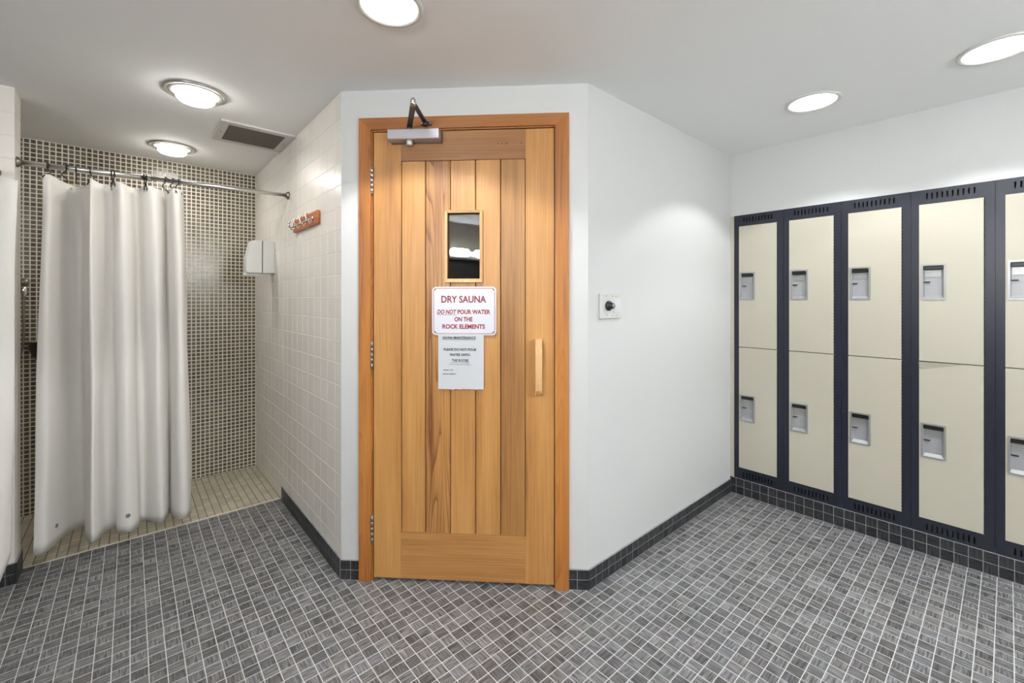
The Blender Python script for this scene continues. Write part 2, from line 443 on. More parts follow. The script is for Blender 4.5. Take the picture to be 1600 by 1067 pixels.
# shower back wall with mosaic
back = struct('wall_shower', MB().box(XW - 0.1, XR + 0.5, YB + 0.0007, YB + 0.1, 0, H), M['grout_light'])
MP = 0.02795
BROWN = [(96, 86, 69), (105, 95, 76), (87, 79, 64), (109, 99, 80), (94, 88, 76), (100, 88, 69), (86, 80, 68), (113, 103, 84)]
ODD = [(112, 96, 52), (84, 90, 88), (98, 82, 68), (82, 86, 78), (112, 104, 88), (92, 82, 78)]
items = []
nr = int(H / MP) + 1; nc = int((XL - XW) / MP) + 1
for i in range(nc):
    for j in range(nr):
        x1 = XL - 0.002 - i * MP; x0 = max(x1 - MP, XW); z1 = H - 0.001 - j * MP; z0 = max(z1 - MP, 0.0)
        if x1 - x0 < 0.008 or z1 - z0 < 0.008: continue
        c = random.choice(ODD) if random.random() < 0.06 else random.choice(BROWN)
        items.append((((x0 + x1) / 2, YB + 0.004, (z0 + z1) / 2), x1 - x0 - 0.0053, z1 - z0 - 0.0053, lin(c), i * 53 + j * 11, False))
near = [q for q in items if -0.525 < q[0][0] < -0.415]
nid = set(id(q) for q in near[:300])
for q in near[:300]:
    tile_obj(back, q[0], R_NEGY, round(q[1], 4), round(q[2], 4), 0.004, 0.0012, M['mosaic'], q[3], q[4], False, variants=2)
tile_field('tile_field', back, [q for q in items if id(q) not in nid], R_NEGY, 0.004, 0.0012, M['mosaic'])

# tiled wall left of the door
wl = struct('wall_left', MB().prism([(XL + 0.0007, BY), (XL + 0.0007, YB), (XL + 0.10, YB), (XL + 0.10, BY + 0.045)], 0, H), M['grout_wall'])
WP = 0.1078
def wt():
    b = random.uniform(0.96, 1.03); return tuple(v * b for v in lin((234, 228, 220)))
WT = [wt() for _ in range(8)]
ycuts = [BY, 2.197]
while ycuts[-1] + WP * 1.006 < YB: ycuts.append(ycuts[-1] + WP * 1.006)
ycuts.append(YB)
zc = [0.0, 0.0617]
while zc[-1] + WP < H: zc.append(zc[-1] + WP)
zc.append(H)
rest = []; k = 0
for a in range(len(ycuts) - 1):
    for b in range(len(zc) - 1):
        y0, y1, z0, z1 = ycuts[a], ycuts[a + 1], zc[b], zc[b + 1]
        if z1 <= 0.0975 and y1 < 3.2: continue
        z0 = max(z0, 0.0975 if y1 < 3.2 else 0.0)
        if y1 - y0 < 0.01 or z1 - z0 < 0.01: continue
        k += 1
        q = ((XL + 0.0045, (y0 + y1) / 2, (z0 + z1) / 2), round(y1 - y0 - 0.0026, 4), round(z1 - z0 - 0.0026, 4), random.choice(WT), k * 7, False)
        if y1 < 3.3 : tile_obj(wl, q[0], R_NEGX, q[1], q[2], 0.0045, 0.0014, M['wtile'], q[3], q[4], False, variants=4)
        else: rest.append(q)
tile_field('tile_field', wl, rest, R_NEGX, 0.0045, 0.0014, M['wtile'])

# door wall with its opening
doorwall = thing('wall_door', (BX, BY, 0), DANG, kind='structure')
OPX0, OPX1, OPZ = 0.115, 1.062, 2.175
MB().prism([(0, 0), (OPX0, 0), (OPX0, 0.10), (0.042, 0.10)], 0, H).build('wall_panel', M['paint'], doorwall)
MB().prism([(OPX1, 0), (DW, 0), (DW - 0.042, 0.10), (OPX1, 0.10)], 0, H).build('wall_panel', M['paint'], doorwall)
MB().box(OPX0, OPX1, 0, 0.10, OPZ, H).build('wall_panel', M['paint'], doorwall)
# right wall
struct('wall_right', MB().prism([(CX, CY), (XR + 0.004, CY), (XR + 0.004, CY + 0.1), (CX + 0.04, CY + 0.1)], 0, H), M['paint'])
# locker wall: above, below and beside the recessed lockers
LT, LB = 1.918, 0.112
LY0, LW, LN = 1.2535, 0.3030, 5
LEND = LY0 - LW * LN
lw = thing('wall_lockers', (0, 0, 0), 0, kind='structure')
MB().box(XR + 0.006, XR + 0.5, YR, CY + 0.1, LT, H).build('wall_panel', M['paint'], lw)
MB().box(XR + 0.006, XR + 0.5, YR, LEND, 0, LT).build('wall_panel', M['paint'], lw)
MB().box(XR + 0.006, XR + 0.5, LEND, CY + 0.1, 0, LB).build('wall_panel', M['paint'], lw)
MB().box(XR + 0.45, XR + 0.5, LEND, YB, LB, H).build('wall_panel', M['paint'], lw)
MB().box(XR + 0.002, XR + 0.03, LY0, CY, LB - 0.004, LT).build('filler_strip', M['cream'], lw)
# shower partition at the far left
PE = 3.09
part = struct('wall_partition', MB().box(XP - 0.13, XP - 0.0008, PE + 0.0008, YPAN + 0.002, 0, H), M['grout_wall'])
items = []; k = 0; zz = zc[:]
for b in range(len(zc) - 1):
    z0, z1 = max(zc[b], 0.10), zc[b + 1]
    if z1 - z0 < 0.012: continue
    for y0, y1 in ((PE, 3.145), (3.145, YPAN + 0.002)):
        k += 1; items.append(((XP - 0.0045, (y0 + y1) / 2, (z0 + z1) / 2), y1 - y0 - 0.0026, z1 - z0 - 0.0026, random.choice(WT), k * 7, False))
tile_field('side_tiles', part, items, R_POSX, 0.0045, 0.0014, M['wtile'])
items = []
for b in range(len(zc) - 1):
    z0, z1 = max(zc[b], 0.10), zc[b + 1]
    if z1 - z0 < 0.012: continue
    for x0, x1 in ((XP - 0.13, XP - 0.108), (XP - 0.108, XP)):
        k += 1; items.append((((x0 + x1) / 2, PE + 0.0045, (z0 + z1) / 2), x1 - x0 - 0.0026, z1 - z0 - 0.0026, random.choice(WT), k * 7, False))
tile_field('end_tiles', part, items, R_NEGY, 0.0045, 0.0014, M['wtile'])

# baseboards of dark tile, two courses
def dk():
    g = 0.024 * random.uniform(0.7, 1.35); return (g, g, g * 1.08)
DK = [dk() for _ in range(8)]
def base_tiles(name, mb, R, origin, e1, length, first, rows, pitch=0.0504, cap=None):
    st = struct(name, mb, M['grout_base'])
    cuts = [0.0] + ([first] if first > 0.006 else [])
    while cuts[-1] + pitch < length - 0.006: cuts.append(cuts[-1] + pitch)
    cuts.append(length); k = 0
    for a in range(len(cuts) - 1):
        for b in range(len(rows) - 1):
            u = (cuts[a] + cuts[a + 1]) / 2; z = (rows[b] + rows[b + 1]) / 2; k += 1
            c = (origin[0] + e1[0] * u, origin[1] + e1[1] * u, z)
            tile_obj(st, c, R, round(cuts[a + 1] - cuts[a] - 0.0022, 4), round(rows[b + 1] - rows[b] - 0.0022, 4), 0.005, 0.0009, M['ftile'], random.choice(DK), k * 5, (a + b) % 2 == 0, variants=10)
    return st
TB = 0.008
R2 = (0.001, 0.0475, 0.0925)
# right wall
base_tiles('baseboard_right', MB().box(CX, XR, CY - 0.0070, CY, 0, 0.094), R_NEGY, (CX - 0.003, CY - 0.003, 0), (1, 0), XR - CX, 0.0504, R2)
# door wall pieces, each side of the frame
ld = lambda u, d: (BX + DT[0] * u - DT[1] * 0 + DT[1] * d, BY + DT[1] * u - DT[0] * d)   # d metres in front of the door wall
def quad_prism(u0, u1, d, z1):
    return MB().prism([ld(u0, 0), ld(u0, d), ld(u1, d), ld(u1, 0)][::-1], 0, z1)
base_tiles('baseboard_door_1', quad_prism(0.0, 0.092, 0.0070, 0.094), R_DOOR, ld(-0.002, 0.003), DT, 0.094, 0.0504, R2)
base_tiles('baseboard_door_2', quad_prism(1.0865, DW, 0.0070, 0.094), R_DOOR, ld(1.0865, 0.003), DT, DW - 1.0865 + 0.003, 0.038, R2)
# tiled wall
base_tiles('baseboard_left', MB().box(XL - 0.0070, XL + 0.002, BY, 3.193, 0, 0.0985), R_NEGX, (XL - 0.003, 3.193, 0), (0, -1), 3.193 - BY, 0.0504, (0.001, 0.0495, 0.0965))
# under the lockers
base_tiles('baseboard_lockers', MB().box(XR - 0.0005, XR + 0.008, LEND - 1.0, CY, 0, LB), R_NEGX, (XR + 0.0035, CY, 0), (0, -1), CY - LEND + 0.6, 0.040, (0.001, 0.056, LB - 0.002))
# partition
base_tiles('baseboard_partition', MB().box(XP - 0.002, XP + 0.0070, PE, YPAN, 0, 0.10), R_POSX, (XP + 0.003, PE - 0.004, 0), (0, 1), YPAN - PE + 0.004, 0.0504, (0.001, 0.0495, 0.0985))
base_tiles('baseboard_partition_end', MB().box(XP - 0.13, XP, PE - 0.0070, PE + 0.003, 0, 0.10), R_NEGY, (XP - 0.13, PE - 0.003, 0), (1, 0), 0.135, 0.0504, (0.001, 0.0495, 0.0985))

# ================================================================== DOOR FRAME AND DOOR
F0, F1, FT = 0.092, 1.086, 2.202          # outer edges of the casing
G0, G1, GT = 0.1500, 1.0215, 2.1465       # inner edges
trim = thing('trim_1', (BX, BY, 0), DANG, kind='structure')
def casing_leg(xo, xi):
    poly = [(xo, 0.0), (xi, 0.0), (xi, GT), (xo, FT)]
    return MB().prism_axis(poly, -0.016, 0.0, 1)
casing_leg(F0, G0).build('casing', M['casing_v'], trim)
casing_leg(F1, G1).build('casing', M['casing_v'], trim)
MB().prism_axis([(F0, FT), (G0, GT), (G1, GT), (F1, FT)], -0.016, 0.0, 1).build('casing', M['casing_h'], trim)
MB().box(OPX0, 0.1555, -0.004, 0.10, 0.0, GT + 0.0).build('jamb', M['casing_v'], trim)
MB().box(1.0215, OPX1, -0.004, 0.10, 0.0, GT).build('jamb', M['casing_v'], trim)
MB().box(OPX0, OPX1, -0.004, 0.10, 2.1405, OPZ).build('jamb', M['casing_h'], trim)
MB().box(0.1555, 0.170, 0.046, 0.06, 0.0, 2.1405).build('door_stop', M['casing_v'], trim)
MB().box(1.008, 1.0215, 0.046, 0.06, 0.0, 2.1405).build('door_stop', M['casing_v'], trim)

door = thing('door_1', (BX, BY, 0), DANG, kind='structure')
L0, L1, LZ0, LZ1 = 0.1605, 1.0180, 0.016, 2.1365
S0, S1, RB, RT = 0.2935, 0.8855, 0.2345, 1.9985
YF, YK = -0.002, 0.040
MB().box(L0, S0 - 0.0004, YF, YK, LZ0, LZ1).build('stile', M['wood_v'], door)
MB().box(S1 + 0.0004, L1, YF, YK, LZ0, LZ1).build('stile', M['wood_v'], door)
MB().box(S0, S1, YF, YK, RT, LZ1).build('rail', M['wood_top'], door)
MB().box(S0, S1, YF, YK, LZ0, RB).build('rail', M['wood_h'], door)
WX0, WX1, WZ0, WZ1 = 0.505, 0.674, 1.432, 1.757     # hole for the window
pc = [S0, 0.4095, 0.5293, 0.6497, 0.7676, S1]
for a in range(5):
    x0, x1 = pc[a] + (0.0016 if a else 0.002), pc[a + 1] - (0.0016 if a < 4 else 0.002)
    mb = MB()
    def slat(xa, xb, za, zb, ca, cb):
        # board with eased long edges (ca / cb: ease left / right)
        e = 0.0022
        p = [(xa, YF + 0.0045 + (e if ca else 0)), (xa + (e if ca else 0), YF + 0.0045), (xb - (e if cb else 0), YF + 0.0045), (xb, YF + 0.0045 + (e if cb else 0)), (xb, YK - 0.012), (xa, YK - 0.012)]
        q = []
        for pt in p:
            if not q or (abs(pt[0] - q[-1][0]) + abs(pt[1] - q[-1][1]) > 1e-6): q.append(pt)
        mb.prism(q, za, zb)
    zb_, zt_ = RB + 0.0012, RT - 0.0012
    if x1 < WX0 or x0 > WX1: slat(x0, x1, zb_, zt_, 1, 1)
    else:
        slat(x0, x1, zb_, WZ0, 1, 1); slat(x0, x1, WZ1, zt_, 1, 1)
        if x0 < WX0 - 0.01: slat(x0, WX0, WZ0, WZ1, 1, 0)
        if x1 > WX1 + 0.01: slat(WX1, x1, WZ0, WZ1, 0, 1)
    mb.build('plank', M['wood_ring' if a == 1 else 'wood_v'], door)
bk = MB()
for a, b, c, d in ((S0, WX0, RB, RT), (WX1, S1, RB, RT), (WX0, WX1, RB, WZ0), (WX0, WX1, WZ1, RT)): bk.box(a, b, YK - 0.011, YK, c, d)
bk.build('backing_board', M['groove'], door)
# window: moulding, reveal, pane
wf = MB()
ox0, ox1, oz0, oz1 = 0.5055, 0.684, 1.4215, 1.7615
ix0, ix1, iz0, iz1 = 0.5155, 0.6700, 1.4385, 1.7490
for quad in (((ox0, oz0), (ox1, oz0), (ix1, iz0), (ix0, iz0)), ((ox1, oz0), (ox1, oz1), (ix1, iz1), (ix1, iz0)), ((ox1, oz1), (ox0, oz1), (ix0, iz1), (ix1, iz1)), ((ox0, oz1), (ox0, oz0), (ix0, iz0), (ix0, iz1))):
    n = 4
    v = [(p[0], YF + 0.006, p[1]) for p in quad] + [(quad[0][0], YF - 0.008, quad[0][1]), (quad[1][0], YF - 0.008, quad[1][1]), (quad[2][0], YF - 0.003, quad[2][1]), (quad[3][0], YF - 0.003, quad[3][1])]
    wf.add(v, [(0, 3, 2, 1), (4, 5, 6, 7), (0, 1, 5, 4), (1, 2, 6, 5), (2, 3, 7, 6), (3, 0, 4, 7)])
wframe = wf.build('window_frame', M['wood_handle'], door)
rv = MB()
rv.box(0.509, ix0, YF + 0.004, YK, iz0 - 0.004, iz1 + 0.004).box(ix1, 0.672, YF + 0.004, YK, iz0 - 0.004, iz1 + 0.004)
rv.box(0.509, 0.672, YF + 0.004, YK, 1.433, iz0).box(0.509, 0.672, YF + 0.004, YK, iz1, 1.756)
rv.build('window_reveal', M['casing_v'], wframe)
MB().box(ix0 + 0.0005, ix1 - 0.0005, 0.020, 0.026, iz0 + 0.0005, iz1 - 0.0005).build('pane', M['glass'], wframe)
# hinges
def hinge(z0, z1):
    mb = MB(); x = 0.1555; n = 5; dz = (z1 - z0) / n
    for i in range(n): mb.tube([(x, -0.0135, z0 + i * dz + 0.0006), (x, -0.0135, z0 + (i + 1) * dz - 0.0006)], 0.0068, 12)
    mb.lathe([(0.003, 0.005), (0.0062, 0.003), (0.0064, 0.0)], 12, (x, -0.0135, z1))
    mb.lathe([(0.0064, 0.0), (0.0062, -0.003), (0.003, -0.005)], 12, (x, -0.0135, z0))
    mb.box(x, x + 0.0012, -0.012, 0.03, z0, z1)
    return mb
hinge(1.848, 1.966).build('hinge', M['steel'], door)
hinge(1.013, 1.137).build('hinge', M['dull_steel'], door)
hinge(0.186, 0.312).build('hinge', M['dull_steel'], door)
# pull handle: square wooden bar on two blocks, the bar bows out
hb = MB()
hx0, hx1 = 0.932, 0.962
pr_out = [(-0.047, 1.155), (-0.054, 1.08), (-0.055, 1.02), (-0.052, 0.955), (-0.044, 0.915)]
poly = [(YF, 1.158), (YF, 1.118), (-0.024, 1.112), (-0.029, 1.06), (-0.029, 0.995), (-0.022, 0.950), (YF, 0.945), (YF, 0.902), (-0.030, 0.900), (-0.046, 0.912), (-0.053, 0.955), (-0.056, 1.02), (-0.055, 1.09), (-0.048, 1.157)]
hb.prism_axis([(p[0], p[1]) for p in poly], hx0, hx1, 0)
hb.build('handle', M['wood_handle'], door)
# scuffed screw plate at the lower mount
MB().rbox(hx0 + 0.004, hx1 - 0.004, -0.050, -0.028, 0.902, 0.926, 0.004).build('handle_bolt', M['casing_v'], door)
# nail-head marks on the top rail
for x, z in ((0.756, 2.071), (0.775, 2.070), (0.793, 2.0695), (0.80, 2.073), (0.866, 2.071)):
    MB().lathe([(0.0028, 0.0), (0.0022, -0.0006), (0.001, -0.0008)], 8, (x, YF, z), axis='y').build('nail', M['seal'], door)

# ------------------------------------------------------------------ door closer
def W2L(x, y):
    dx, dy = x - BX, y - BY; return (dx * DT[0] + dy * DT[1], dx * (-DT[1]) + dy * DT[0])
clo = thing('door_closer', (BX, BY, 0), DANG, 'silver overhead door closer with folded arm above the sauna door', 'door closer')
c0, c1, cz0, cz1 = 0.245, 0.490, 2.082, 2.130
MB().rbox(c0, c1, -0.060, -0.003, cz0, cz1, 0.004).build('body', M['alu'], clo)
MB().box(c0 + 0.005, c1 + 0.004, -0.010, -0.0025, cz0 - 0.004, cz1 + 0.003).build('mounting_plate', M['dark_steel'], clo)
MB().lathe([(0.014, 0), (0.014, -0.016), (0.011, -0.020)], 20, (0.343, -0.032, cz0)).build('valve_cap', M['plastic'], clo)
MB().lathe([(0.013, 0), (0.013, 0.010), (0.010, 0.022)], 20, (0.343, -0.032, cz1)).build('pinion', M['dark_steel'], clo)
ex, ey = W2L(0.889, 1.641)
ez = 2.166
def bar(p, q, w_, t):
    p, q = Vector(p), Vector(q); d = (q - p).normalized(); s = d.cross(Vector((0, 0, 1))).normalized() * w_ / 2; u = Vector((0, 0, t / 2))
    v = [a + i * s + j * u for a in (p, q) for i, j in ((-1, -1), (1, -1), (1, 1), (-1, 1))]
    return MB().add(v, [(0, 3, 2, 1), (4, 5, 6, 7), (0, 1, 5, 4), (1, 2, 6, 5), (2, 3, 7, 6), (3, 0, 4, 7)])
bar((0.343, -0.032, 2.150), (ex, ey, 2.155), 0.024, 0.007).build('arm', M['dark_steel'], clo)
bar((ex, ey, 2.166), (0.418, -0.034, 2.166), 0.019, 0.007).build('forearm', M['dark_steel'], clo)
MB().lathe([(0.010, -0.016), (0.012, -0.006), (0.012, 0.006), (0.009, 0.014), (0.005, 0.018)], 18, (ex, ey, ez)).build('elbow_joint', M['chrome'], clo)
ft = MB().rbox(0.395, 0.445, -0.024, -0.0165, 2.156, 2.176, 0.003)
ft.tube([(0.418, -0.036, 2.148), (0.418, -0.036, 2.178)], 0.009, 12)
ft.build('foot_bracket', M['dark_steel'], clo)
for x in (0.400, 0.440):
    MB().lathe([(0.005, 0.0), (0.004, -0.003), (0.001, -0.004)], 10, (x, -0.024, 2.166), axis='y').build('screw', M['chrome'], clo)

# ------------------------------------------------------------------ lettering
def text_mesh(s, size, width=None, bold=0.0, shear=0.0, align='CENTER'):
    cu = bpy.data.curves.new('lettering', 'FONT'); cu.body = s; cu.size = size; cu.align_x = align
    cu.offset = bold; cu.shear = shear; cu.extrude = 0.0002; cu.resolution_u = 3
    o = bpy.data.objects.new('lettering_source', cu); COL.objects.link(o)
    bpy.context.view_layer.update()
    me = bpy.data.meshes.new_from_object(o.evaluated_get(bpy.context.evaluated_depsgraph_get()))
    bpy.data.objects.remove(o, do_unlink=True); bpy.data.curves.remove(cu)
    xs = [v.co.x for v in me.vertices]
    wd = max(xs) - min(xs)
    f = width / wd if width else 1.0
    c0_ = (max(xs) + min(xs)) / 2 if align == 'CENTER' else min(xs)
    for v in me.vertices:
        x, y, z = v.co; v.co = ((x - c0_) * f, -z, y)       # upright in the local xz plane
    return me
def letter(parent, s, size, x, z, y, m, width=None, bold=0.0, shear=0.0, align='CENTER'):
    me = text_mesh(s, size, width, bold, shear, align); me.name = 'lettering'; me.materials.append(m)
    return obj('lettering', me, parent, loc=(x, y, z))
def rrect(x0, x1, z0, z1, r, n=6):
    p = []
    for cx, cz, a0 in ((x1 - r, z1 - r, 0), (x0 + r, z1 - r, 90), (x0 + r, z0 + r, 180), (x1 - r, z0 + r, 270)):
        for i in range(n + 1):
            a = math.radians(a0 + 90 * i / n); p.append((cx + r * math.cos(a), cz + r * math.sin(a)))
    return p
def ring(po, pi_, y0, y1):
    n = len(po); v = [(p[0], y0, p[1]) for p in po] + [(p[0], y0, p[1]) for p in pi_] + [(p[0], y1, p[1]) for p in po] + [(p[0], y1, p[1]) for p in pi_]
    f = []
    for i in range(n):
        j = (i + 1) % n
        f += [(i, j, n + j, n + i), (2 * n + i, 3 * n + i, 3 * n + j, 2 * n + j), (i, 2 * n + i, 2 * n + j, j), (n + i, n + j, 3 * n + j, 3 * n + i)]
    return MB().add(v, f)
SX, SZ, SW, SH = 0.4440, 1.1730, 0.3045, 0.2280
SYF = YF
sg = thing('sauna_sign', (BX, BY, 0), DANG, 'white sauna sign with red border and red lettering on wooden door', 'sign')
MB().prism_axis(rrect(SX, SX + SW, SZ, SZ + SH, 0.020), SYF - 0.0035, SYF - 0.0002, 1).build('plate', M['signwhite'], sg)
ring(rrect(SX + 0.0065, SX + SW - 0.0065, SZ + 0.0065, SZ + SH - 0.0065, 0.015), rrect(SX + 0.0088, SX + SW - 0.0088, SZ + 0.0088, SZ + SH - 0.0088, 0.0132), SYF - 0.0040, SYF - 0.0034).build('border', M['signred'], sg)
yt = SYF - 0.0037; cx_ = SX + SW / 2
letter(sg, 'DRY SAUNA', 0.044, cx_ - 0.002, SZ + SH - 0.074, yt, M['signred'], 0.213, 0.0013)
letter(sg, 'DO NOT', 0.028, SX + 0.070, SZ + SH - 0.128, yt, M['signred'], 0.092, 0.0009, 0.25)
MB().box(SX + 0.025, SX + 0.116, yt - 0.0003, yt, SZ + SH - 0.1335, SZ + SH - 0.1315).build('underline', M['signred'], sg)
letter(sg, 'POUR WATER', 0.028, SX + 0.199, SZ + SH - 0.128, yt, M['signred'], 0.155, 0.0010)
letter(sg, 'ON THE', 0.028, cx_ - 0.003, SZ + SH - 0.1625, yt, M['signred'], 0.086, 0.0010)
letter(sg, 'ROCK ELEMENTS', 0.028, cx_ - 0.002, SZ + SH - 0.197, yt, M['signred'], 0.202, 0.0010)
for x, z in ((SX + 0.015, SZ + SH - 0.015), (SX + SW - 0.015, SZ + SH - 0.015), (SX + 0.015, SZ + 0.015), (SX + SW - 0.015, SZ + 0.015)):
    MB().lathe([(0.0036, 0.0), (0.003, -0.0014), (0.001, -0.002)], 10, (x, SYF - 0.0035, z), axis='y').build('screw', M['dull_steel'], sg)
# paper notice taped below
pn = thing('paper_notice', (BX, BY, 0), DANG, 'sheet of white paper taped under the red lettered sauna sign', 'paper')
NX0, NX1, NZ0, NZ1 = 0.4735, 0.6895, 0.9195, 1.1800
def sheet():
    nu, nv = 18, 12; V = []; Fs = []
    rr = random.Random(3)
    for j in range(nv + 1):
        for i in range(nu + 1):
            u, v = i / nu, j / nv
            x = NX0 + (NX1 - NX0) * u; z = NZ0 + (NZ1 - NZ0) * v
            if j == 0: z += rr.uniform(-0.0022, 0.0022)
            y = SYF - 0.0052 - 0.010 * max(0, 0.3 - v) ** 1.5 * (0.6 + 0.6 * u) - 0.0012 * math.sin(u * 7) * (1 - v)
            V.append((x, y, z))
    for j in range(nv):
        for i in range(nu):
            a = j * (nu + 1) + i; Fs.append((a, a + 1, a + nu + 2, a + nu + 1))
    n = len(V)
    V2 = V + [(p[0], p[1] + 0.0003, p[2]) for p in V]; F2 = list(Fs) + [tuple(n + q for q in reversed(f)) for f in Fs]
    return MB().add(V2, F2, True)
sheet().build('sheet', M['paper'], pn)
py_ = SYF - 0.0068; pcx = (NX0 + NX1) / 2
letter(pn, 'SAUNA MAINTENANCE', 0.016, pcx - 0.008, 1.1560, py_, M['ink'], 0.158, 0.0003)
MB().box(pcx - 0.087, pcx + 0.071, py_ - 0.0003, py_, 1.1515, 1.1528).build('underline', M['ink'], pn)
letter(pn, 'PLEASE DO NOT POUR', 0.016, pcx - 0.004, 1.1005, py_, M['ink'], 0.155, 0.0003)
letter(pn, 'WATER ONTO', 0.016, pcx - 0.004, 1.0760, py_, M['ink'], 0.097, 0.0003)
letter(pn, 'THE ROCKS', 0.016, pcx - 0.004, 1.0495, py_, M['ink'], 0.078, 0.0003)
MB().box(pcx - 0.050, pcx + 0.040, py_ - 0.0003, py_, 1.0430, 1.0440).build('underline', M['ink'], pn)
MB().box(pcx - 0.058, pcx + 0.050, py_ - 0.0003, py_, 1.0350, 1.0360).build('underline', M['ink'], pn)
letter(pn, 'THANK YOU,', 0.0075, NX0 + 0.024, 1.0060, py_, M['ink'], 0.048, 0.0001, 0, 'LEFT')
letter(pn, 'MANAGEMENT', 0.0075, NX0 + 0.024, 0.9880, py_, M['ink'], 0.062, 0.0001, 0, 'LEFT')

# ================================================================== CONTROL ON THE RIGHT WALL
ct = thing('sauna_control', (1.669, CY, 1.2485), 0, 'white sauna control plate with black dial on the right wall', 'control')
cw, chh = 0.168, 0.122
MB().rbox(0, cw, -0.012, -0.0002, 0, chh, 0.003).build('plate', M['control'], ct)
MB().lathe([(0.0235, 0.0), (0.0235, -0.010), (0.021, -0.012), (0.0145, -0.014), (0.0135, -0.030), (0.012, -0.032)], 28, (0.058, -0.012, 0.062), axis='y').build('dial', M['black'], ct)
MB().lathe([(0.0100, 0.0), (0.0095, -0.001), (0.002, -0.0012)], 20, (0.058, -0.0438, 0.062), axis='y').build('dial_cap', M['zinc'], ct)
MB().box(0.0565, 0.0595, -0.0235, -0.0215, 0.076, 0.084).build('dial_mark', M['control'], ct)
MB().rbox(0.100, 0.155, -0.0145, -0.011, 0.028, 0.096, 0.0012).build('instruction_label', M['signwhite'], ct)
for i, (a, b) in enumerate(((0.110, 0.122), (0.110, 0.124), (0.110, 0.118), (0.110, 0.121), (0.110, 0.126), (0.132, 0.144))):
    z = (0.084, 0.077, 0.069, 0.055, 0.042, 0.072)[i]
    MB().box(a, b, -0.01475, -0.0144, z, z + 0.0022).build('print_line', M['plastic_grey'], ct)
for x, z in ((0.046, 0.110), (0.092, 0.108), (0.122, 0.106), (0.052, 0.018), (0.094, 0.014), (0.124, 0.013)):
    MB().lathe([(0.0028, 0.0), (0.0022, -0.001), (0.0008, -0.0013)], 10, (x, -0.012, z), axis='y').build('screw', M['dull_steel'], ct)

# ================================================================== LOCKERS
HX0, HX1 = 0.0390, 0.1345
DX0, DX1 = 0.0325, 0.2660
ZM = 1.0150
DZ = ((1.0172, 1.8415, 1.338, 1.527), (0.1890, 1.0128, 0.509, 0.691))
def frame_mesh():
    mb = MB(); D = 0.022
    mb.box(0.0006, DX0 - 0.001, 0.0, D, LB, LT); mb.box(DX1 + 0.003, LW - 0.0006, 0.0, D, LB, LT)
    for z0, z1, sz0, sz1 in ((1.8430, LT, 1.868, 1.8985), (LB, 0.1878, 0.128, 0.163)):
        xa, xb = DX0 - 0.001, DX1 + 0.003
        mb.box(xa, xb, 0.0, D, z0, sz0); mb.box(xa, xb, 0.0, D, sz1, z1)
        n = 10; s0 = 0.060; pit = 0.0190; wslot = 0.0062
        edges = [xa] + [e for i in range(n) for e in (s0 + i * pit, s0 + i * pit + wslot)] + [xb]
        for i in range(0, len(edges), 2): mb.box(edges[i], edges[i + 1], 0.0, D, sz0, sz1)
    return mb.mesh('frame', M['navy'])
def body_mesh():
    mb = MB()
    mb.box(0.0006, LW - 0.0006, 0.030, 0.032, LB, LT)
    mb.box(0.0006, 0.0016, 0.022, 0.40, LB, LT); mb.box(LW - 0.0016, LW - 0.0006, 0.022, 0.40, LB, LT)
    mb.box(0.0016, LW - 0.0016, 0.022, 0.40, LT - 0.001, LT); mb.box(0.0016, LW - 0.0016, 0.022, 0.40, LB, LB + 0.001)
    mb.box(0.0016, LW - 0.0016, 0.399, 0.40, LB, LT)
    return mb.mesh('body', M['navy_in'])
def door_mesh(z0, z1, h0, h1, bent=False):
    mb = MB(); y0, y1 = -0.0012, 0.016
    a, b = HX0 + 0.004, HX1 - 0.004; c, d = h0 + 0.004, h1 - 0.004
    mb.box(DX0, a, y0, y1, c, d); mb.box(b, DX1, y0, y1, c, d)
    mb.box(DX0, DX1, y0, y1, z0, c)
    if not bent: mb.box(DX0, DX1, y0, y1, d, z1)
    else:
        zt = z1 - 0.046                                # top left corner is bent inwards along a crease
        v = [(DX0, y0, d), (DX1, y0, d), (DX1, y0, z1), (DX0 + 0.010, y0, zt + 0.004), (DX0, y0, zt + 0.008), (DX0, y0 - 0.014, z1), (DX0 + 0.17, y0 - 0.001, z1)]
        f = [(0, 1, 2, 6, 3), (0, 3, 4), (3, 6, 5, 4)]
        vb = [(p[0], p[1] + 0.006, p[2]) for p in v]; n = len(v)
        mb.add(v + vb, f + [tuple(n + i for i in reversed(q)) for q in f] + [(0, n, n + 1, 1), (1, n + 1, n + 2, 2), (2, n + 2, n + 6, 6), (6, n + 6, n + 5, 5), (5, n + 5, n + 4, 4), (4, n + 4, n, 0)])
    return mb.mesh('locker_door', M['cream'])
